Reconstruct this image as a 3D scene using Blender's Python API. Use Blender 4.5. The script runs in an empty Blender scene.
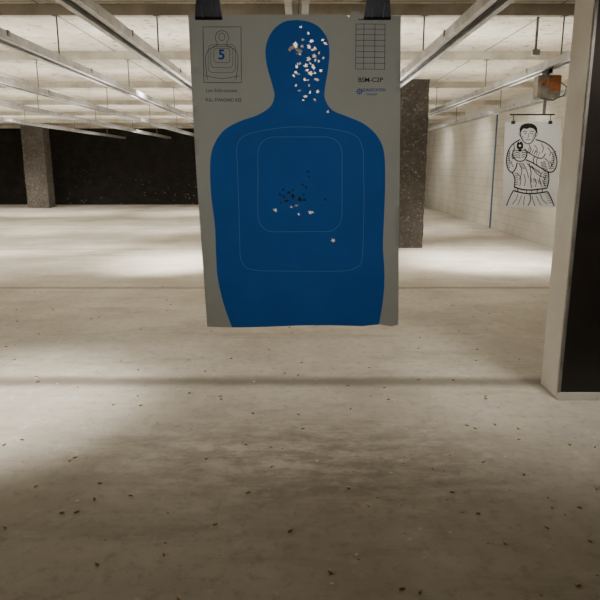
import bpy, bmesh, math, random
from mathutils import Vector
from mathutils.geometry import delaunay_2d_cdt
random.seed(7)
S = bpy.context.scene
C = S.collection
PI = math.pi
H = 1.55; F = 610.0; PITCH = math.radians(12.5)
cp, sp = math.cos(PITCH), math.sin(PITCH)

# ------------------------------------------------------------ camera
cd = bpy.data.cameras.new('camera'); cd.sensor_width = 36; cd.lens = F/600*36; cd.clip_end = 200
cam = bpy.data.objects.new('camera', cd); C.objects.link(cam)
cam.location = (0, 0, H); cam.rotation_euler = (PI/2-PITCH, 0, 0)
S.camera = cam

def ray(px, py):
    u = (px-300)/F; v = (300-py)/F
    return Vector((u, cp+v*sp, -sp+v*cp))
def P(px, py, Y):
    d = ray(px, py); t = Y/d.y
    return Vector((d.x*t, Y, H+d.z*t))
def FL(px, py, z=0):
    d = ray(px, py); t = (z-H)/d.z
    return Vector((d.x*t, d.y*t, z))

# ------------------------------------------------------------ materials
def base_mat(name, rough=0.6, metal=0.0):
    m = bpy.data.materials.new(name); m.use_nodes = True
    nt = m.node_tree; b = nt.nodes['Principled BSDF']
    b.inputs['Roughness'].default_value = rough; b.inputs['Metallic'].default_value = metal
    tc = nt.nodes.new('ShaderNodeTexCoord')
    return m, nt, b, tc
def noise(nt, vec, scale, detail=6, rough=.6):
    n = nt.nodes.new('ShaderNodeTexNoise'); n.inputs['Scale'].default_value = scale
    n.inputs['Detail'].default_value = detail; n.inputs['Roughness'].default_value = rough
    nt.links.new(vec, n.inputs['Vector']); return n.outputs['Fac']
def mapping(nt, vec, scale=(1,1,1), loc=(0,0,0)):
    n = nt.nodes.new('ShaderNodeMapping'); n.inputs['Scale'].default_value = scale; n.inputs['Location'].default_value = loc
    nt.links.new(vec, n.inputs['Vector']); return n.outputs['Vector']
def ramp(nt, fac, a, b):
    n = nt.nodes.new('ShaderNodeMapRange'); n.inputs['From Min'].default_value = a; n.inputs['From Max'].default_value = b
    n.interpolation_type = 'SMOOTHSTEP'
    nt.links.new(fac, n.inputs['Value']); return n.outputs['Result']
def mix(nt, fac, a, b):
    n = nt.nodes.new('ShaderNodeMix'); n.data_type = 'RGBA'
    def put(sock, v):
        if isinstance(v, (tuple, list)): sock.default_value = (*v, 1)
        else: nt.links.new(v, sock)
    if isinstance(fac, (int, float)): n.inputs[0].default_value = fac
    else: nt.links.new(fac, n.inputs[0])
    put(n.inputs[6], a); put(n.inputs[7], b)
    return n.outputs[2]
def math_n(nt, op, a, b=None):
    n = nt.nodes.new('ShaderNodeMath'); n.operation = op
    for i, v in enumerate((a, b)):
        if v is None: continue
        if isinstance(v, (int, float)): n.inputs[i].default_value = v
        else: nt.links.new(v, n.inputs[i])
    return n.outputs[0]
def bump(nt, b, h, strength=.3, dist=.01):
    n = nt.nodes.new('ShaderNodeBump'); n.inputs['Strength'].default_value = strength; n.inputs['Distance'].default_value = dist
    nt.links.new(h, n.inputs['Height']); nt.links.new(n.outputs[0], b.inputs['Normal'])
def voro(nt, vec, scale):
    n = nt.nodes.new('ShaderNodeTexVoronoi'); n.inputs['Scale'].default_value = scale
    nt.links.new(vec, n.inputs['Vector']); return n.outputs['Distance']

def mottled(name, c1, c2, scale=3, rough=.6, metal=0, lo=.35, hi=.65, bmp=.15):
    m, nt, b, tc = base_mat(name, rough, metal)
    f = noise(nt, tc.outputs['Object'], scale)
    nt.links.new(mix(nt, ramp(nt, f, lo, hi), c1, c2), b.inputs['Base Color'])
    bump(nt, b, noise(nt, tc.outputs['Object'], scale*12), bmp, .002)
    return m

def floor_mat():
    m, nt, b, tc = base_mat('dusty_concrete', .62)
    o = tc.outputs['Object']
    n1 = noise(nt, o, .7, 9, .62)
    c = mix(nt, ramp(nt, n1, .34, .66), (.70,.66,.595), (.49,.455,.40))
    n2 = noise(nt, mapping(nt, o, (.5, 2.2, 1)), 1.3, 8, .7)
    c = mix(nt, math_n(nt, 'MULTIPLY', ramp(nt, n2, .50, .72), .5), c, (.28,.24,.195))
    n3 = noise(nt, o, 14, 8, .75)
    c = mix(nt, math_n(nt, 'MULTIPLY', ramp(nt, n3, .48, .70), .45), c, (.24,.21,.18))
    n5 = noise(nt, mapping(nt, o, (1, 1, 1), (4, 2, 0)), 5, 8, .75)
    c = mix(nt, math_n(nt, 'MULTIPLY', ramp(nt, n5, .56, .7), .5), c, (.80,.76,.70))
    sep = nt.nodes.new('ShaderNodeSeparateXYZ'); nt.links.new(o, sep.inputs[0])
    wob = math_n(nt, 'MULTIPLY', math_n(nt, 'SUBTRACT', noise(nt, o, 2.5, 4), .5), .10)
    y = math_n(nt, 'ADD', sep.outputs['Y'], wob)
    for (yy, w, k) in ((4.23, .16, .75), (7.72, .12, .6), (11.4, .10, .4), (15.2, .12, .35)):  # dirty floor joints; the nearest two also have shadow painted into the colour
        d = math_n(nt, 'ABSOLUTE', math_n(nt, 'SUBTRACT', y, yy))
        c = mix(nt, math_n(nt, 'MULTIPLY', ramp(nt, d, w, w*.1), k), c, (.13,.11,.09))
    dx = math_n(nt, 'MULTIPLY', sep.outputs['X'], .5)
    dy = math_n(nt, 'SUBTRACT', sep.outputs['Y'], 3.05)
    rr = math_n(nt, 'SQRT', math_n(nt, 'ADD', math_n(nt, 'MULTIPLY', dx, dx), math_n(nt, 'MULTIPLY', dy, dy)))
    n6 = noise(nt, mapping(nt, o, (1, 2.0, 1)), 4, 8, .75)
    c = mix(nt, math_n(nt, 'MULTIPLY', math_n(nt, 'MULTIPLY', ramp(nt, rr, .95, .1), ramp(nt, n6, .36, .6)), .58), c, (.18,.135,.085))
    v = voro(nt, o, 9)
    c = mix(nt, math_n(nt, 'MULTIPLY', ramp(nt, v, .075, .04), .7), c, (.10,.08,.065))
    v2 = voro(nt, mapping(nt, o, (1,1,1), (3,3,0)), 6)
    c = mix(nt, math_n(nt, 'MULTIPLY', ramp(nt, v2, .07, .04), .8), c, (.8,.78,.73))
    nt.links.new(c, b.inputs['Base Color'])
    bump(nt, b, noise(nt, o, 40), .25, .004)
    return m

def ceiling_mat():
    m, nt, b, tc = base_mat('stained_ceiling_panels', .8)
    o = tc.outputs['Object']
    n1 = noise(nt, o, 1.1, 8, .65)
    c = mix(nt, ramp(nt, n1, .36, .66), (.84,.81,.72), (.62,.57,.48))
    n2 = noise(nt, mapping(nt, o, (2.0, .8, 1)), 2.0, 8, .75)
    c = mix(nt, math_n(nt, 'MULTIPLY', ramp(nt, n2, .52, .70), .55), c, (.34,.28,.20))
    n3 = noise(nt, o, 7, 8, .85)
    c = mix(nt, math_n(nt, 'MULTIPLY', ramp(nt, n3, .55, .62), .85), c, (.12,.10,.08))
    br = nt.nodes.new('ShaderNodeTexBrick'); br.offset = 0
    br.inputs['Scale'].default_value = 1; br.inputs['Brick Width'].default_value = 2.5; br.inputs['Row Height'].default_value = 3.1
    br.inputs['Mortar Size'].default_value = .014; br.inputs['Mortar Smooth'].default_value = .1
    nt.links.new(o, br.inputs['Vector'])
    c = mix(nt, math_n(nt, 'MULTIPLY', br.outputs['Fac'], .7), c, (.12,.11,.10))
    nt.links.new(c, b.inputs['Base Color'])
    bump(nt, b, noise(nt, o, 20), .2, .01)
    return m

def block_mat():
    m, nt, b, tc = base_mat('white_painted_block', .6)
    sep = nt.nodes.new('ShaderNodeSeparateXYZ'); nt.links.new(tc.outputs['Object'], sep.inputs[0])
    com = nt.nodes.new('ShaderNodeCombineXYZ'); nt.links.new(sep.outputs['Y'], com.inputs[0]); nt.links.new(sep.outputs['Z'], com.inputs[1])
    br = nt.nodes.new('ShaderNodeTexBrick'); br.inputs['Scale'].default_value = 1
    br.inputs['Brick Width'].default_value = .4; br.inputs['Row Height'].default_value = .2; br.inputs['Mortar Size'].default_value = .008
    br.inputs['Mortar Smooth'].default_value = .3
    nt.links.new(com.outputs[0], br.inputs['Vector'])
    c = mix(nt, ramp(nt, noise(nt, tc.outputs['Object'], 1.2, 8), .35, .7), (.80,.785,.73), (.66,.64,.58))
    c = mix(nt, math_n(nt, 'MULTIPLY', br.outputs['Fac'], .42), c, (.32,.30,.27))
    nt.links.new(c, b.inputs['Base Color'])
    bump(nt, b, math_n(nt, 'SUBTRACT', 1.0, br.outputs['Fac']), .35, .007)
    return m

def trap_mat():
    m, nt, b, tc = base_mat('shredded_black_rubber', .9)
    o = tc.outputs['Object']
    c = mix(nt, ramp(nt, noise(nt, o, 3, 9, .8), .4, .7), (.006,.0055,.005), (.020,.017,.014))
    sep = nt.nodes.new('ShaderNodeSeparateXYZ'); nt.links.new(o, sep.inputs[0])
    low = ramp(nt, sep.outputs['Z'], 1.7, .1)
    sp_ = math_n(nt, 'MULTIPLY', ramp(nt, voro(nt, o, 6), .18, .07), ramp(nt, noise(nt, o, .8, 5), .40, .6))
    c = mix(nt, math_n(nt, 'MULTIPLY', math_n(nt, 'ADD', math_n(nt, 'MULTIPLY', low, .8), .12), sp_), c, (.34,.31,.27))
    nt.links.new(c, b.inputs['Base Color'])
    bump(nt, b, noise(nt, o, 9), .8, .05)
    return m

def pillar_mat(name, c1, c2, c3):
    m, nt, b, tc = base_mat(name, .85)
    o = tc.outputs['Object']
    c = mix(nt, ramp(nt, noise(nt, o, 2.5, 9, .8), .35, .65), c1, c2)
    c = mix(nt, math_n(nt, 'MULTIPLY', ramp(nt, noise(nt, o, 16, 6, .8), .53, .66), .75), c, c3)
    nt.links.new(c, b.inputs['Base Color'])
    bump(nt, b, noise(nt, o, 25), .8, .02)
    return m

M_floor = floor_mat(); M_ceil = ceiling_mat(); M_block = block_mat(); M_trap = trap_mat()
M_pill_mid = pillar_mat('speckled_dark_concrete', (.060,.052,.045), (.030,.025,.021), (.22,.195,.17))
M_pill_far = pillar_mat('grey_pocked_concrete', (.12,.11,.10), (.07,.06,.052), (.32,.30,.27))
M_white = mottled('white_column_paint', (.88,.86,.81), (.78,.755,.69), 2, .5)
M_beam = mottled('soiled_white_beam', (.66,.62,.54), (.42,.38,.31), 2.5, .7)
M_black_panel = mottled('black_rubber_panel', (.010,.008,.007), (.018,.014,.012), 2, .38)
M_galv = mottled('galvanized_steel', (.54,.55,.56), (.36,.36,.36), 6, .42, .6)
M_galv_dk = mottled('dull_galvanized_steel', (.30,.29,.28), (.20,.19,.18), 8, .5, .6)
M_dark_metal = mottled('dark_steel', (.05,.05,.05), (.03,.03,.03), 8, .45, .7)
M_clip = mottled('black_clip_enamel', (.006,.006,.007), (.010,.010,.010), 8, .28)
M_rust = mottled('rusty_orange_metal', (.62,.20,.06), (.28,.13,.06), 14, .7, .1)
M_box = mottled('soiled_grey_housing', (.38,.34,.28), (.22,.19,.16), 10, .6, .1)
M_paper = mottled('grey_buff_paper', (.61,.605,.51), (.57,.565,.475), 5, .85, bmp=.05)
M_blue = mottled('blue_print_ink', (.006,.145,.54), (.006,.13,.50), 5, .75, bmp=.05)
M_ring = mottled('pale_ring_ink', (.12,.33,.66), (.10,.30,.60), 5, .8)
M_ink = mottled('dark_print_ink', (.035,.045,.065), (.03,.035,.055), 5, .8)
M_black_ink = mottled('black_print_ink', (.010,.010,.011), (.014,.014,.014), 5, .8)
M_ink5 = mottled('blue_numeral_ink', (.01,.08,.45), (.01,.07,.40), 5, .8)
M_torn = mottled('torn_paper_fibre', (.90,.82,.66), (.72,.60,.42), 60, .9)
M_wpaper = mottled('white_target_paper', (.93,.94,.95), (.91,.92,.93), 5, .85, bmp=.05)
M_bluepipe = mottled('blue_pipe_paint', (.14,.26,.50), (.11,.22,.42), 5, .5)
M_brass = mottled('tarnished_brass', (.85,.62,.30), (.46,.33,.16), 80, .3, .75)
M_scrap = mottled('white_paper_scrap', (.8,.78,.73), (.65,.62,.56), 5, .9)

# ------------------------------------------------------------ geometry helpers
def box(bm, x0, x1, y0, y1, z0, z1):
    vs = [bm.verts.new((x, y, z)) for z in (z0, z1) for y in (y0, y1) for x in (x0, x1)]
    for f in ((0,2,3,1),(4,5,7,6),(0,1,5,4),(2,6,7,3),(0,4,6,2),(1,3,7,5)):
        bm.faces.new([vs[i] for i in f])
    return vs
def tube(bm, pts, r, n=8, cap=True):
    pts = [Vector(p) for p in pts]; rings = []
    for i, p in enumerate(pts):
        if i == 0: d = pts[1]-p
        elif i == len(pts)-1: d = p-pts[i-1]
        else: d = (pts[i+1]-p).normalized()+(p-pts[i-1]).normalized()
        d.normalize()
        a = d.orthogonal().normalized() if abs(d.z) > .9 else d.cross(Vector((0,0,1))).normalized()
        b = d.cross(a)
        rings.append([bm.verts.new(p+(a*math.cos(2*PI*k/n)+b*math.sin(2*PI*k/n))*r) for k in range(n)])
    for i in range(len(rings)-1):
        for k in range(n):
            bm.faces.new((rings[i][k], rings[i][(k+1)%n], rings[i+1][(k+1)%n], rings[i+1][k]))
    if cap:
        bm.faces.new(rings[0][::-1]); bm.faces.new(rings[-1])
def lathe(bm, prof, n=12, axis='Z', off=(0,0,0)):
    rings = []
    for r, h in prof:
        ring = []
        for k in range(n):
            a = 2*PI*k/n; x, y = r*math.cos(a), r*math.sin(a)
            v = (x, y, h) if axis == 'Z' else (h, x, y) if axis == 'X' else (x, h, y)
            ring.append(bm.verts.new(Vector(v)+Vector(off)))
        rings.append(ring)
    for i in range(len(rings)-1):
        for k in range(n):
            bm.faces.new((rings[i][k], rings[i][(k+1)%n], rings[i+1][(k+1)%n], rings[i+1][k]))
    bm.faces.new(rings[0][::-1]); bm.faces.new(rings[-1])
def link(name, bm, mat, parent=None, bevel=0, smooth=False, loc=None, normals=True):
    if normals: bmesh.ops.recalc_face_normals(bm, faces=bm.faces)
    if bevel: bmesh.ops.bevel(bm, geom=list(bm.edges), offset=bevel, segments=2, affect='EDGES', clamp_overlap=True)
    me = bpy.data.meshes.new(name); bm.to_mesh(me); bm.free()
    me.materials.append(mat)
    if smooth:
        for p in me.polygons: p.use_smooth = True
    o = bpy.data.objects.new(name, me); C.objects.link(o)
    if parent: o.parent = parent
    if loc: o.location = loc
    return o
def empty(name, loc):
    o = bpy.data.objects.new(name, None); C.objects.link(o); o.location = loc; o.empty_display_size = .1; return o
def tag(o, label, cat, group=None, kind=None):
    o['label'] = label; o['category'] = cat
    if group: o['group'] = group
    if kind: o['kind'] = kind
    return o
def copy_tree(o, parent=None):
    c = o.copy(); C.objects.link(c); c.parent = parent
    for ch in list(o.children): copy_tree(ch, c)
    return c
def struct(name, dims, mat):
    bm = bmesh.new(); box(bm, *dims); o = link(name, bm, mat); o['kind'] = 'structure'; return o

# ------------------------------------------------------------ room shell
ZC = 3.05; XL = -14.0; XR = 4.8; YN = -3.0; YF = 24.6
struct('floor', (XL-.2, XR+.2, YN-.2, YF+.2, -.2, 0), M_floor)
struct('ceiling', (XL-.2, XR+.2, YN-.2, YF+.2, ZC, ZC+.2), M_ceil)
struct('wall_right', (XR, XR+.2, YN-.2, YF+.2, 0, ZC), M_block)
struct('wall_left', (XL-.2, XL, YN-.2, YF+.2, 0, ZC), M_block)
struct('wall_rear', (XL, XR, YN-.2, YN, 0, ZC), M_block)
struct('wall_back', (XL, XR, YF, YF+.2, 0, ZC), M_trap)
BD = .10
beams = [3.0, 6.3, 8.8, 11.9, 15.2, 18.5, 21.6]
for i, y in enumerate(beams):
    struct('trim_%d' % (i+1), (XL, XR, y, y+.07, ZC-BD, ZC), M_beam)
struct('trim_8', (XL, XR, YF-.12, YF, ZC-.12, ZC), M_beam)

# ------------------------------------------------------------ pillars
def pillar(x0, x1, y0, y1, mat, label):
    bm = bmesh.new(); cx, cy = (x0+x1)/2, (y0+y1)/2
    nx, nz = 10, 36
    rnd = random.Random(int(x0*100))
    loop = []
    for (a, b) in (((x0,y0),(x1,y0)), ((x1,y0),(x1,y1)), ((x1,y1),(x0,y1)), ((x0,y1),(x0,y0))):
        for k in range(nx): loop.append((a[0]+(b[0]-a[0])*k/nx, a[1]+(b[1]-a[1])*k/nx, k == 0))
    rings = []
    for j in range(nz+1):
        z = ZC*j/nz
        ring = []
        for (x, y, corner) in loop:
            k = rnd.uniform(0, .022 if corner else .006)
            d = Vector((cx-x, cy-y, 0)).normalized()*k
            ring.append(bm.verts.new((x-cx+d.x, y-cy+d.y, z)))
        rings.append(ring)
    n = len(loop)
    for j in range(nz):
        for k in range(n): bm.faces.new((rings[j][k], rings[j][(k+1)%n], rings[j+1][(k+1)%n], rings[j+1][k]))
    bm.faces.new(rings[0][::-1]); bm.faces.new(rings[-1])
    o = link('pillar', bm, mat, loc=(cx, cy, 0)); tag(o, label, 'pillar'); return o
pillar(1.66, 2.34, 11.55, 12.2, M_pill_mid, 'dark pocked concrete pillar standing just behind the right edge of the blue target')
pillar(-10.0, -9.2, 22.6, 23.2, M_pill_far, 'grey pocked concrete pillar far away at left, against the black backstop')
px0, px1, py0, py1 = 1.74, 2.6, 3.88, 4.18
t = empty('white_column', ((px0+px1)/2, (py0+py1)/2, 0))
tag(t, 'white painted column with a black front panel, nearest at the right edge', 'pillar')
hx, hy = (px1-px0)/2, (py1-py0)/2
bm = bmesh.new(); box(bm, -hx, hx, -hy+.02, hy, 0, ZC); link('column_body', bm, M_white, t, bevel=.006)
bm = bmesh.new(); box(bm, -hx, hx, -hy-.012, -hy+.02, 0, .055); link('base_strip', bm, M_white, t, bevel=.003)
bm = bmesh.new(); box(bm, -hx+.004, hx, -hy-.006, -hy+.02, .055, ZC); link('front_panel', bm, M_black_panel, t, bevel=.003)
bm = bmesh.new(); box(bm, -hx-.004, -hx+.012, -hy-.01, -hy+.004, .055, ZC); link('edge_strip', bm, M_galv_dk, t)

bm = bmesh.new(); tube(bm, [(0,0,0), (0,0,2.85)], .018, 10)
o = link('blue_pipe', bm, M_bluepipe, smooth=True, loc=(XR-.02, 15.4, 0)); tag(o, 'thin blue vertical pipe running up the white block wall', 'pipe')
t = empty('ceiling_conduit', (2.4, 6.62, ZC)); tag(t, 'short vertical metal conduit hanging from the ceiling near the rusty box', 'pipe')
bm = bmesh.new(); tube(bm, [(0,0,0), (0,0,-.36)], .013, 12); link('pipe', bm, M_galv_dk, t, smooth=True)
bm = bmesh.new(); box(bm, -.04, .04, -.03, .03, -.41, -.355); link('junction_box', bm, M_galv, t, bevel=.004)
bm = bmesh.new(); lathe(bm, [(.035, 0), (.035, -.006), (.018, -.014)], 18); link('flange', bm, M_galv_dk, t)

# ------------------------------------------------------------ target tracks
ZT = 2.5; Y0 = .9; Y1 = 23.6
def rail_bm(x):
    s = 1 if x > 0 else -1
    bm = bmesh.new(); w, h, th = .042, .068, .004
    prof = [(0,0),(-w,0),(-w,.012),(-w+th,.012),(-w+th,th),(-th,th),(-th,h-th),(-w+th,h-th),(-w+th,h-.012),(-w,h-.012),(-w,h),(0,h)]
    a = [bm.verts.new((x+s*px_, 0, pz)) for px_, pz in prof]; b = [bm.verts.new((x+s*px_, Y1-Y0, pz)) for px_, pz in prof]
    n = len(prof)
    for k in range(n): bm.faces.new((a[k], a[(k+1)%n], b[(k+1)%n], b[k]))
    bm.faces.new(a); bm.faces.new(b[::-1])
    return bm
def make_track():
    t = empty('target_track', (0, Y0, ZT))
    link('rail', rail_bm(.074), M_galv, t); link('rail', rail_bm(-.074), M_galv, t)
    bm = bmesh.new(); tube(bm, [(.012, 0, .03), (.012, Y1-Y0, .03)], .003, 6); link('drive_cable', bm, M_dark_metal, t)
    tie = None
    for k in range(12):
        if tie is None:
            bm = bmesh.new(); box(bm, -.08, .08, -.02, .02, .068, .074); box(bm, -.08, -.074, -.02, .02, .03, .074); box(bm, .074, .08, -.02, .02, .03, .074)
            tie = link('cross_tie', bm, M_galv_dk, t); c = tie
        else:
            c = tie.copy(); C.objects.link(c); c.parent = t
        c.location = (0, .3+k*1.95, 0)
    rod = None
    for y in beams:
        if rod is None:
            bm = bmesh.new(); tube(bm, [(0,0,.07), (0,0,ZC-BD-ZT)], .008, 8)
            box(bm, -.03, .03, -.03, .03, ZC-BD-.006-ZT, ZC-BD-ZT)
            lathe(bm, [(.015,.072),(.015,.085)], 6)
            rod = link('hanger_rod', bm, M_galv_dk, t); c = rod
        else:
            c = rod.copy(); C.objects.link(c); c.parent = t
        c.location = (0, y+.035-Y0, 0)
    return t
tr = [(-.02, 'galvanized target track directly above and behind the blue silhouette target'),
 (-1.38, 'galvanized ceiling target track nearest to the left of the blue target'),
 (-2.35, 'galvanized ceiling target track, second to the left of the blue target'),
 (-3.6, 'galvanized ceiling target track, third to the left of the blue target'),
 (-4.9, 'galvanized ceiling target track, fourth to the left of the blue target'),
 (-6.6, 'galvanized ceiling target track farthest to the left of the blue target'),
 (1.2, 'galvanized ceiling target track nearest to the right of the blue target'),
 (2.55, 'galvanized ceiling track carrying the rusty box and white man target'),
 (3.75, 'galvanized ceiling target track closest to the white block wall')]
proto = make_track()
for i, (x, lab) in enumerate(tr):
    o = proto if i == 0 else copy_tree(proto)
    o.location = (x, Y0, ZT); tag(o, lab, 'track', 'overhead target tracks')

# ------------------------------------------------------------ target carriers
def clip(parent, x, z0, w=.07, q=1.0):
    bm = bmesh.new(); h = .058*q
    prof = [(-.004,0),(-.0095,.006),(-.014,.03),(-.014,.05),(-.010,.058),(.010,.058),(.014,.05),(.014,.03),(.0095,.006),(.004,0)]
    L, R = [], []
    for (y, z) in prof:
        z *= q
        k = w/2*(1.08-.22*z/h)
        L.append(bm.verts.new((x-k, y, z0+z))); R.append(bm.verts.new((x+k, y, z0+z)))
    for k in range(len(prof)):
        j = (k+1) % len(prof); bm.faces.new((L[k], L[j], R[j], R[k]))
    bm.faces.new(L[::-1]); bm.faces.new(R)
    c = link('clip', bm, M_clip, parent, bevel=.001)
    for s in (-1, 1):
        bm = bmesh.new()
        tube(bm, [(x-w*.22, s*.012, z0+.004), (x-w*.24, s*.017, z0+.03*q), (x-w*.14, s*.008, z0+h+.03*q), (x+w*.14, s*.008, z0+h+.03*q), (x+w*.24, s*.017, z0+.03*q), (x+w*.22, s*.012, z0+.004)], .0014, 6)
        link('clip_wire', bm, M_galv_dk, c)
def make_carrier(x, y, drop, cxs, cz, label, w=.07, q=1.0):
    t = empty('target_carrier', (x, y, ZT)); tag(t, label, 'target carrier', 'carriers hanging from the tracks')
    bm = bmesh.new(); box(bm, -.022, .022, -.09, .09, -.03, .02); link('trolley', bm, M_dark_metal, t, bevel=.003)
    for s in (-1, 1):
        for qq in (-.06, .06):
            bm = bmesh.new(); lathe(bm, [(.010,s*.022),(.014,s*.024),(.014,s*.034),(.008,s*.036)], 14, 'X', (0, qq, .022)); link('wheel', bm, M_dark_metal, t)
    bm = bmesh.new(); box(bm, -.11, .13, -.07, .07, -.27, -.045); link('motor_box', bm, M_box, t, bevel=.01)
    bm = bmesh.new(); box(bm, -.015, .015, -.03, .03, -.05, -.02); link('bracket', bm, M_galv_dk, t)
    bm = bmesh.new(); box(bm, .0, .12, -.082, -.068, -.20, -.055); link('rusty_cover', bm, M_rust, t, bevel=.004)
    bm = bmesh.new(); lathe(bm, [(.028,-.095),(.034,-.085),(.034,-.07)], 18, 'Y', (-.05, 0, -.12)); link('drive_wheel', bm, M_rust, t)
    bm = bmesh.new(); tube(bm, [(.12,-.03,-.10),(.2,-.03,-.16),(.19,-.02,-.24),(.08,0,-.29),(-.05,0,-.27)], .006, 8); link('power_cord', bm, M_dark_metal, t, smooth=True)
    bm = bmesh.new(); box(bm, -.015, .015, -.006, .006, drop, -.26); link('hanger_arm', bm, M_galv_dk, t)
    bm = bmesh.new(); box(bm, min(cxs)-.04, max(cxs)+.04, -.006, .006, drop-.012, drop+.003); link('crossbar', bm, M_dark_metal, t, bevel=.002)
    for c in cxs:
        clip(t, c, cz, w, q)
        bm = bmesh.new(); tube(bm, [(c, 0, cz+.05*q), (c, 0, drop-.005)], .004, 8); link('clip_post', bm, M_dark_metal, t)
    return t
YT = 1.8
cl, cr = P(209, 20, YT), P(377, 21, YT)
make_carrier(-.02, YT, -.41, (cl.x+.02, cr.x+.02), cl.z-ZT, 'black clip carrier holding the large blue silhouette target')
YB = 6.7
c2l, c2r = P(513, 124, YB), P(550, 124, YB)
make_carrier(2.57, YB, -.43, (c2l.x-2.57, c2r.x-2.57), c2l.z-ZT, 'rusty box carrier holding the white target with a drawn man', .04, .55)

# ------------------------------------------------------------ blue silhouette target
def bend(x, z):
    return .010*math.sin(7*x+1.0) + .009*math.sin(5*(z-1.95)) + .004*math.sin(14*x+6*z) - .05*max(0, (1.30-z))*max(0, x)*4
O1 = P(296, 14, YT)
def pt(px, py, off=0):
    p = P(px, py, YT); fade = min(1, max(0, (1.95-p.z)*5))
    y = YT + bend(p.x, p.z)*fade - off
    return Vector((p.x-O1.x, y-O1.y, p.z-O1.z))
def inside(p, poly):
    x, y = p; r = False; n = len(poly)
    for i in range(n):
        x0, y0 = poly[i]; x1, y1 = poly[(i+1) % n]
        if (y0 > y) != (y1 > y) and x < (x1-x0)*(y-y0)/(y1-y0)+x0: r = not r
    return r
rh = random.Random(3)
hole_c = [(301,27,1.8),(308,33,1.9),(304,39,2),(312,40,2.2),(322,40,1.6),(326,43,1.7),(309,46,2.3),(316,48,2),(296,46,3.6),(299,53,2.4),
 (314,55,2.6),(308,59,2.4),(318,62,2),(324,57,1.7),(313,67,2.6),(306,66,2.4),(299,63,2),(320,70,1.7),(310,74,2.4),(304,79,2),(316,80,2),(309,86,2),
 (298,73,2.2),(293,76,1.6),(318,91,1.6),(311,92,1.8),(305,97,2.0),(314,100,1.5),(328,113,1.8),(297,86,1.7),(303,101,1.5),(296,67,1.6),(312,50,2.0),(307,70,1.9),(302,46,1.6),(319,53,1.5),(300,91,1.3),(315,73,1.6),(308,80,1.5),(310,63,1.8),(315,60,1.5),(296,72,1.6),
 (276,211,2.3),(279,195,1.7),(283,190,1.6),(289,193,2),(287,201,2.2),(294,196,2.4),(300,200,2.6),(297,206,2.4),(291,208,1.6),(304,194,1.7),(298,215,1.7),(310,212,2.1),(313,213,1.4),(303,184,1.4),(309,172,1.3),(306,187,1.6),(326,200,1.4),(281,203,1.3),(284,197,1.5),(305,201,1.4),(292,189,1.4),(308,176,1.4),(333,240,2.2)]
hole_c = [(x+rh.uniform(-1,1), y+rh.uniform(-1,1), r*rh.uniform(.6, .95)) for x, y, r in hole_c]
holes = []
for (x, y, r) in hole_c:
    n = 10; a0 = rh.random()*6; sq = rh.uniform(.7, 1.4); tw = rh.random()*PI
    poly = []
    for k in range(n):
        q = r*(rh.uniform(.45, .8) if k % 2 else rh.uniform(1.0, 1.7)); a = a0+2*PI*k/n+rh.uniform(-.2,.2)
        ux, uy = q*math.cos(a)*sq, q*math.sin(a)/sq
        poly.append((x+ux*math.cos(tw)-uy*math.sin(tw), y+ux*math.sin(tw)+uy*math.cos(tw)))
    holes.append(poly)
def subdiv(poly, step=8):
    out = []
    for i in range(len(poly)):
        a, b = poly[i], poly[(i+1) % len(poly)]
        n = max(1, int(math.hypot(b[0]-a[0], b[1]-a[1])/step))
        out += [(a[0]+(b[0]-a[0])*k/n, a[1]+(b[1]-a[1])*k/n) for k in range(n)]
    return out
def spline(pts, n=6):
    out = []
    for i in range(len(pts)-1):
        p0 = pts[max(0, i-1)]; p1 = pts[i]; p2 = pts[i+1]; p3 = pts[min(len(pts)-1, i+2)]
        for k in range(n):
            t_ = k/n; q = []
            for d in (0, 1):
                q.append(.5*((2*p1[d])+(-p0[d]+p2[d])*t_+(2*p0[d]-5*p1[d]+4*p2[d]-p3[d])*t_*t_+(-p0[d]+3*p1[d]-3*p2[d]+p3[d])*t_**3))
            out.append(tuple(q))
    out.append(pts[-1]); return out
def sheet(outline, off, name, mat, parent, step=10):
    vs = []; es = []
    def loop(poly):
        s = len(vs)
        for p in poly: vs.append(Vector(p))
        for k in range(len(poly)): es.append((s+k, s+(k+1) % len(poly)))
    loop(outline)
    for h in holes: loop(h)
    xs = [p[0] for p in outline]; ys = [p[1] for p in outline]
    x = min(xs)+step/2
    while x < max(xs):
        y = min(ys)+step/2
        while y < max(ys):
            if inside((x, y), outline) and all(math.hypot(x-h[0], y-h[1]) > 5 for h in hole_c): vs.append(Vector((x, y)))
            y += step
        x += step
    V, E, Fc, *_ = delaunay_2d_cdt(vs, es, [], 0, 1e-5)
    bm = bmesh.new(); bv = [bm.verts.new(pt(v.x, v.y, off)) for v in V]
    for f in Fc:
        c = (sum(V[i].x for i in f)/len(f), sum(V[i].y for i in f)/len(f))
        if not inside(c, outline): continue
        if any(abs(c[0]-h[0]) < 8 and abs(c[1]-h[1]) < 8 and inside(c, poly) for h, poly in zip(hole_c, holes)): continue
        try: bm.faces.new([bv[i] for i in f])
        except ValueError: pass
    bmesh.ops.delete(bm, geom=[v for v in bm.verts if not v.link_faces], context='VERTS')
    return link(name, bm, mat, parent, smooth=True)
paper_outline = subdiv([(188,14.5),(345,14.5),(349,17.5),(352,11),(358,11.3),(362,14.5),(401,15.5),(398,324),(391,326),(379,324.5),(362,327),(300,327),(240,328),(207,327)])
sil_R = [(296.5,20),(308,21.5),(319,27),(327,38),(329.5,52),(328,70),(325,88),(325,99),(332,110),(347,116.5),(364,124),(377,136),(384,153),(385,185),(384,215),(383,245),(384.5,275),(383,300),(379,324.3)]
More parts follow.
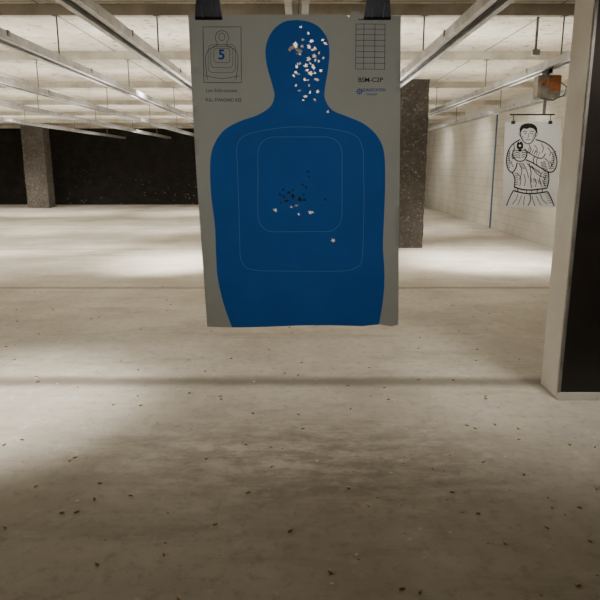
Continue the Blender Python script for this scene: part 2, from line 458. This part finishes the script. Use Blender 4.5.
sil_L = [(232,327.6),(224,305),(218,278),(216.5,255),(215.5,225),(212,195),(211,165),(214,147),(224,131),(240,121.5),(257,115.5),(270,107),(274.5,96),(272,84),(267,66),(265.5,50),(268.5,38),(275,28),(285,21.5),(296.5,20)]
sil = spline(sil_R, 5) + [(362,326.8),(300,326.8),(240,327.6)] + spline(sil_L, 5)[:-1]
tgt = sheet(paper_outline, 0, 'silhouette_target', M_paper, None)
tgt.location = O1
tag(tgt, 'large grey paper target with blue human silhouette, pierced by bullet holes', 'paper target')
sheet(subdiv(sil, 8), .0008, 'blue_silhouette', M_blue, tgt)

def ribbon(bm, pts, w, fn, closed=False):
    n = len(pts); L = []
    for i, p in enumerate(pts):
        a = pts[(i-1) % n] if (closed or i > 0) else p
        b = pts[(i+1) % n] if (closed or i < n-1) else p
        dx, dy = b[0]-a[0], b[1]-a[1]; d = math.hypot(dx, dy) or 1
        nx, ny = -dy/d*w/2, dx/d*w/2
        L.append((bm.verts.new(fn(p[0]+nx, p[1]+ny)), bm.verts.new(fn(p[0]-nx, p[1]-ny))))
    for i in range(n if closed else n-1):
        a, b = L[i], L[(i+1) % n]
        try: bm.faces.new((a[0], a[1], b[1], b[0]))
        except ValueError: pass
def rrect(x0, y0, x1, y1, r, n=6):
    o = []
    for (cx, cy, a) in ((x1-r, y0+r, -PI/2), (x1-r, y1-r, 0), (x0+r, y1-r, PI/2), (x0+r, y0+r, PI)):
        for k in range(n+1): o.append((cx+r*math.cos(a+PI/2*k/n), cy+r*math.sin(a+PI/2*k/n)))
    return subdiv(o, 6)
fn = lambda x, y: pt(x, y, .0018)
fn2 = lambda x, y: pt(x, y, .0010)
bm = bmesh.new(); ribbon(bm, rrect(258, 137, 342, 232, 16), .6, fn, True); link('scoring_ring', bm, M_ring, tgt, normals=False)
outer = spline([(237,150),(240,140),(252,133),(280,128),(300,127),(322,128),(346,132),(358,138),(363,150)], 5)+[(364,200),(363,250)]+spline([(363,250),(361,264),(350,270.5),(335,272)], 5)+[(300,272),(262,271)]+spline([(262,271),(247,268),(241,258),(240,245)], 5)+[(239,200)]
bm = bmesh.new(); ribbon(bm, subdiv(outer, 8), .6, fn, True); link('scoring_ring', bm, M_ring, tgt, normals=False)

def text(name, s, x, y, size, f, mat, parent, bold=0.0, sx=1.0):
    cu = bpy.data.curves.new('t', 'FONT'); cu.body = s; cu.size = size; cu.align_x = 'CENTER'; cu.align_y = 'CENTER'; cu.offset = bold
    ob = bpy.data.objects.new('t', cu); C.objects.link(ob)
    dg = bpy.context.evaluated_depsgraph_get(); dg.update()
    me = bpy.data.meshes.new_from_object(ob.evaluated_get(dg))
    bpy.data.objects.remove(ob)
    for v in me.vertices:
        v.co = f(x+v.co.x*sx, y-v.co.y)
    me.name = name; me.materials.clear(); me.materials.append(mat)
    o = bpy.data.objects.new(name, me); C.objects.link(o); o.parent = parent; return o
bm = bmesh.new()
ribbon(bm, subdiv([(203,27),(241,27),(241.5,83),(204.5,83)], 8), .6, fn2, True)
mini = [(222,30.5),(227,33),(228.5,39),(226.5,44),(229,47),(235,50),(238,57),(237.5,70),(236,80)]
mini = spline(mini, 4); mini = mini[::-1] + [(444-x, y) for x, y in mini]
ribbon(bm, mini, .5, fn2)
ribbon(bm, rrect(214,48.5,230,63,3), .45, fn2, True); ribbon(bm, rrect(211,46.5,233,68,4), .4, fn2, True); ribbon(bm, rrect(208.5,44.8,235.6,73,5), .4, fn2, True)
ribbon(bm, [(222+3*math.cos(k*PI/6), 37+4*math.sin(k*PI/6)) for k in range(12)], .45, fn2, True)
ribbon(bm, [(205,76),(214,78),(222,79),(230,78),(240,76)], .45, fn2)
link('corner_diagram', bm, M_ink, tgt, normals=False)
text('number', '5', 221.8, 55.3, 14, lambda x, y: pt(x, y, .0014), M_ink5, tgt, .3)
text('printed_text', 'Law Enforcement', 222, 91, 5.0, fn2, M_ink, tgt, 0, .88)
text('printed_text', 'FULL STANDARD SIZE', 224, 100.5, 4.4, fn2, M_ink, tgt, .05, .82)
bm = bmesh.new()
for y in (24, 29, 34.6, 40.2, 45.8, 51.5, 57.2, 63, 69): ribbon(bm, [(356,y),(370,y),(385,y+.3)], .45, fn2)
for x in (356, 364, 375, 385): ribbon(bm, [(x,24),(x-.1,40),(x-.2,55),(x-.3,69)], .45, fn2)
ribbon(bm, [(358,19.5),(383,19.5)], .8, fn2)
link('score_table', bm, M_ink, tgt, normals=False)
text('printed_text', 'BSM-C2P', 370.5, 80, 6.5, fn2, M_black_ink, tgt, .06, 1.0)
text('printed_text', 'QUALIFICATION', 373.8, 90, 4.1, fn2, M_ink5, tgt, .06, .78)
text('printed_text', 'TARGET', 372, 94.5, 3.0, fn2, M_ink5, tgt, .02)
bm = bmesh.new()
ribbon(bm, [(359.5+2.4*math.cos(k*PI/8), 91.5+2.4*math.sin(k*PI/8)) for k in range(16)], .8, fn2, True)
ribbon(bm, [(356.5,91.5),(362.5,91.5)], .5, fn2); ribbon(bm, [(359.5,88.5),(359.5,94.5)], .5, fn2)
link('emblem', bm, M_ink5, tgt, normals=False)
bm = bmesh.new()
ring_a = [bm.verts.new(pt(x, y, .0015)) for x, y in ((288,50),(290,46.5),(293.5,45.5),(296,48.5),(300,49),(302.5,51))]
ring_b = [bm.verts.new(pt(x, y, .005)) for x, y in ((290,52.2),(291.5,50),(294.5,48.8),(296.5,51.5),(299,52.6),(302,53))]
for k in range(5): bm.faces.new((ring_a[k], ring_a[k+1], ring_b[k+1], ring_b[k]))
link('torn_flap', bm, M_torn, tgt, normals=False)

# ------------------------------------------------------------ second target: drawn man
O2 = P(531, 122, YB)
def f2(x, y, off=.001):
    p = P(x, y, YB); return Vector((p.x-O2.x, -off+.01*math.sin((x-500)*.09)*min(1, max(0, (y-122)/20)), p.z-O2.z))
bm = bmesh.new(); nx, ny = 12, 14; g = []
for j in range(ny+1):
    row = []
    for i in range(nx+1):
        u, v = i/nx, j/ny
        x = (505*(1-u)+561*u)*(1-v)+(502.5*(1-u)+556*u)*v; y = 122+(207-122)*v
        row.append(bm.verts.new(f2(x, y, 0)))
    g.append(row)
for j in range(ny):
    for i in range(nx): bm.faces.new((g[j][i], g[j][i+1], g[j+1][i+1], g[j+1][i]))
t2 = link('drawn_man_target', bm, M_wpaper, smooth=True); t2.location = O2
tag(t2, 'smaller white paper target with line drawing of a man aiming a pistol', 'paper target')
G = lambda x, y: f2(x, y, .004)
G2 = lambda x, y: f2(x, y, .006)
G3 = lambda x, y: f2(x, y, .0075)
bm = bmesh.new()
def st(pts, w=.9, closed=False, smooth=True): ribbon(bm, spline(pts, 4) if smooth and len(pts) > 2 else pts, w*.86, G, closed)
st([(520.8,131),(521,136.5),(523.4,141),(527.5,143.8),(532,142),(535,136.8),(536,131)], 1)
st([(520.2,131.5),(519,133.6),(520.8,136.8)], .6); st([(536.3,131.5),(537.4,133.8),(535.7,136.8)], .6)
st([(522.8,131.9),(524.8,131.1),(527,132)], .8); st([(529.6,132),(531.8,131.1),(534,131.9)], .8)
st([(524,133.4),(525.2,133.8),(526.6,133.4)], .8); st([(530.2,133.4),(531.6,133.8),(533,133.4)], .8)
st([(528.3,133),(529,136.6),(527.4,137.2)], .55); st([(525.8,139.8),(528,139.3),(530.4,139.9)], .7)
for k in range(6): st([(533.4-k*.4,134.5+k*1.3),(535.4-k*.6,133.6+k*1.3)], .55)
for k in range(3): st([(522,136+k*1.7),(523.6,137+k*1.6)], .5)
st([(520.5,139.5),(515,142.5),(510.5,147),(507.5,154),(506.6,162),(508.5,169.5),(512.5,172.5),(516,168),(517.4,162.5)], 1.4)
st([(535.5,139.5),(544,142.4),(550.5,147),(555,154),(556.4,163),(553.6,170.5),(548,172),(540,167.5),(532,162.5),(526,159.8)], 1.4)
st([(545,153.5),(542,158),(537,157.5),(531.5,154.5),(527,151.5)], 1.1); st([(512,154),(512.6,158.5),(514.4,157.8)], .9)
st([(535,156),(533.2,159.4),(533.8,163.2)], 1); st([(538,157.5),(536.2,161),(537,165)], .8)
st([(541,143.5),(543,148),(541.5,153)], .8); st([(514,144),(514.4,149),(512.6,153)], .8)
st([(515.2,148.5),(513.2,151.5),(513.6,156.8),(517,160.6),(522.4,161),(526,158),(527,152.4),(524.6,148.6)], 1.3)
for k in range(4): st([(514.2,151.2+k*2.2),(517.8,150.4+k*2.2),(520.6,151.4+k*2.2)], .85)
for k in range(4): st([(521.6,151+k*2.2),(524,150.2+k*2.2),(526.4,151+k*2.2)], .85)
st([(512.5,172.5),(515,179),(514.5,187)], 1.3); st([(548,172),(548.4,180),(546.5,188)], 1.3)
st([(529,144.5),(531,150),(528.6,153)], .9); st([(529,163),(531,172),(530.5,180),(531.5,188)], 1.0)
for a in (((519,163),(522,171),(519.5,180)), ((523,163),(527,171),(528.5,178)), ((532,166),(537,174),(545,178)), ((517,173),(521,178),(520,186)), ((542,172),(539,180),(542,187)),
          ((546,175),(543.5,181),(545,187)), ((551,152),(553.4,159),(551.4,166)), ((547,147.5),(550,151.5),(549,156)), ((544,158),(548,162),(548.5,167)),
          ((509.6,152),(509,158),(510.6,164)), ((549,161),(551,165),(548.5,169)), ((511.6,161),(512.4,165),(514,167)), ((534,178),(536,183),(535,187)), ((524,174),(525.5,180),(524.5,186)), ((518,146),(520,148),(519,149.6)), ((534,145),(537,149),(535.5,152.5))): st(a, .8)
for k in range(9): st([(552.2-k*.35,153+k*2),(555.8-k*.25,151.2+k*2.1)], .7)
for k in range(7): st([(540+k*.5,163+k*1.4),(545+k*.4,161.4+k*1.6)], .7)
for k in range(7): st([(543,174+k*2),(548,172.6+k*2)], .75)
for k in range(8): st([(507.4,152+k*2.3),(510.4,150.8+k*2.3)], .65)
for k in range(6): st([(514.6,174+k*2.2),(518.4,172.8+k*2.2)], .65)
for k in range(7): st([(527+k*1.9,163+k*1.2),(529.4+k*1.9,166.6+k*1.4)], .7)
for k in range(6): st([(531+k*2.2,178+k*.4),(532+k*2.2,182.5+k*.4)], .6)
for k in range(6): st([(528+k*2.0,151.5+k*1.0),(529.4+k*2.0,147.6+k*.9)], .65)
for k in range(5): st([(519+k*.8,164+k*1.3),(522+k*.8,163+k*1.3)], .6)
st([(514.3,187),(522,189.3),(532,190),(546.8,188)], 1.5); st([(513.6,190.4),(522,192.8),(532,193.6),(547.3,191.6)], 1.5)
st([(526.5,189.8),(526.5,193.4),(531.5,193.6),(531.5,190),(526.5,189.8)], 1, smooth=False)
for x in (518, 537, 542): st([(x,188.4),(x,192.6)], .9)
st([(513.6,190.4),(510,197),(506.5,205.8)], 1.3); st([(547.3,191.6),(550.5,198),(553.4,205.8)], 1.3)
st([(530,194),(530.5,200),(528,205.8)], 1.1); st([(532,196),(533,201),(535,205.8)], .8)
for a in (((518,194),(516.5,199),(512.5,204)), ((522,195),(520,200),(518,205.5)), ((540,194),(542.5,200),(547,204)), ((536,196),(538.5,201),(541,205.5)), ((525,196),(524,201),(524,205.5))): st(a, .7)
for k in range(5): st([(545+k*.9,194+k*2.2),(548.6+k*.9,193+k*2.2)], .6)
link('man_outline', bm, M_black_ink, t2, normals=False)
def patch(name, pts, f, mat):
    bm = bmesh.new(); bm.faces.new([bm.verts.new(f(*p)) for p in pts]); bmesh.ops.triangulate(bm, faces=bm.faces)
    return link(name, bm, mat, t2, normals=False)
patch('hair', spline([(520.4,133),(519.4,129),(521.6,125.2),(526.5,123.4),(532,123.8),(535.8,126.3),(537.2,130),(536.5,133.3),(535.2,130.2),(532.6,128.4),(529.5,127.8),(526.5,129),(523.6,128.4),(521.8,130.5),(520.4,133)], 3)[:-1], G2, M_black_ink)
# pistol pointed at the viewer: slide end with sights, trigger guard below
patch('drawn_pistol', [(517.4,142.8),(518.2,142.8),(518.3,141.6),(519.2,141.6),(519.3,142.8),(520.8,142.8),(520.9,141.4),(521.8,141.4),(521.9,142.8),(522.6,142.8),(523.2,144),(523.2,148.2),(521.8,149),(521.6,151.6),(518.6,151.6),(518.4,149),(516.9,148.2),(516.9,144)], G2, M_black_ink)
patch('muzzle', [(520.05+1.15*math.cos(k*PI/6), 145.6+1.15*math.sin(k*PI/6)) for k in range(12)], G3, M_wpaper)

# ------------------------------------------------------------ spent casings
def casing_bm(l=.019, r=.0049):
    bm = bmesh.new()
    prof = [(.001,0),(r,0),(r,.0012),(r*.86,.0016),(r*.86,.0026),(r*.98,.0034),(r*.94,l),(r*.8,l),(r*.78,.004),(.0008,.004)]
    rings = []
    n = 12
    for rr_, h in prof: rings.append([bm.verts.new((h-l/2, rr_*math.cos(2*PI*k/n), rr_*math.sin(2*PI*k/n))) for k in range(n)])
    for i in range(len(rings)-1):
        for k in range(n): bm.faces.new((rings[i][k], rings[i][(k+1)%n], rings[i+1][(k+1)%n], rings[i+1][k]))
    bm.faces.new(rings[0][::-1]); bm.faces.new(rings[-1]); return bm
c0 = link('spent_casing', casing_bm(), M_brass, smooth=True)
tag(c0, 'small spent brass casing lying on the dusty concrete floor', 'casing', 'spent casings on the floor')
rc = random.Random(21)
spots = [(5,527),(164,554),(215,524),(505,543),(548,497),(590,541),(420,591),(36,486),(70,460),(253,413),(432,468),(519,439),(330,571),(478,513),(402,588),(62,512),(547,527),(178,597),(97,563),(290,530),(578,585),(248,492),(368,505)]
for k in range(30): spots.append((rc.uniform(2, 598), rc.uniform(400, 520)))
for k in range(60): spots.append((rc.uniform(2, 540), rc.uniform(300, 400)))
for k in range(24): spots.append((rc.uniform(2, 520), rc.uniform(255, 300)))
first = True
for (x, y) in spots:
    p = FL(x, y, .0049)
    if p.x > px0-.05 and py0-.05 < p.y < py1+.05: continue
    o = c0 if first else c0.copy()
    if not first: C.objects.link(o)
    first = False
    o.location = p; o.rotation_euler = (0, 0, rc.random()*2*PI)
bm = bmesh.new(); rs = random.Random(5)
for k in range(1100):
    x, y = rs.uniform(-11, 4.6), 9.0+15.2*rs.random()**.8
    s = rs.uniform(.008, .03); a = rs.random()*6
    v = [bm.verts.new((x+s*rs.uniform(.5,1)*math.cos(a+q*PI/2), y+s*rs.uniform(.5,1)*math.sin(a+q*PI/2), .003+rs.random()*.006)) for q in range(4)]
    bm.faces.new(v)
o = link('paper_scraps', bm, M_scrap); tag(o, 'tiny white paper scraps littering the far floor', 'paper scraps', kind='stuff')

# ------------------------------------------------------------ lights
WARM = (1,.93,.81)
def spot(x, y, z, aim, e, ang=110, blend=1, r=.12, col=WARM):
    l = bpy.data.lights.new('lamp_or_fill', 'SPOT'); l.energy = e; l.spot_size = math.radians(ang); l.spot_blend = blend; l.shadow_soft_size = r; l.color = col
    o = bpy.data.objects.new('lamp_or_fill', l); C.objects.link(o); o.location = (x, y, z)
    o.rotation_euler = (Vector(aim)-Vector((x, y, z))).to_track_quat('-Z', 'Y').to_euler()
def area(x, y, z, sx, sy, e, rx, col=WARM):
    l = bpy.data.lights.new('lamp_or_fill', 'AREA'); l.shape = 'RECTANGLE'; l.size = sx; l.size_y = sy; l.energy = e; l.color = col
    o = bpy.data.objects.new('lamp_or_fill', l); C.objects.link(o); o.location = (x, y, z); o.rotation_euler = (rx, 0, 0)
for x, e in ((-4.4, 110), (-2.2, 130), (-.1, 105), (1.9, 150)):
    spot(x, 3.3, 2.9, (x-.2, 4.2, 0), e, 72)
spot(-2.1, 3.5, 2.9, (-2.2, 3.85, 0), 620, 54)
spot(2.0, 4.6, 2.7, (2.5, 6.7, 1.6), 95, 45)
spot(.9, 3.2, 2.9, (1.75, 4.0, 1.1), 45, 60)
for x, e in ((-6.5, 210), (-4.0, 230), (.4, 260), (3.3, 260)):
    spot(x, 9.0, 2.9, (x, 10.2, 0), e, 92)
spot(-2.2, 9.0, 2.9, (-2.3, 10.1, 0), 1700, 68)
spot(3.1, 9.0, 2.9, (3.1, 10.1, 0), 1450, 64)
spot(-4.9, 9.4, 2.9, (-5.1, 12.2, 0), 1300, 66)
for x in (-9, -6.2, -3.2, -.6, 2.6):
    spot(x, 14, 2.9, (x, 15.6, 0), 450, 90)
for x in (-11, -8, -4.8, -1.6, 2.2):
    spot(x, 18.7, 2.9, (x, 20.6, 0), 580, 95)
for y in (8.2, 12.2, 16, 20):
    spot(3.6, y, 2.95, (4.8, y+.8, 1.3), 75, 100)
for y, e in ((7.6, 180), (10.4, 105), (13.6, 105), (16.9, 105), (20, 105)):  # added upward fill to brighten the ceiling, no fixtures hang here
    area(-4.2, y, 2.2, 15, .5, e, PI)
spot(0, -2.4, 2.1, (0, 1.8, 1.55), 135, 26, 1, .3, (.97,.98,1))  # added fill for the target front, an invented source behind the camera
w = bpy.data.worlds.new('world'); S.world = w; w.use_nodes = True
w.node_tree.nodes['Background'].inputs[0].default_value = (.9,.95,1,1); w.node_tree.nodes['Background'].inputs[1].default_value = .02
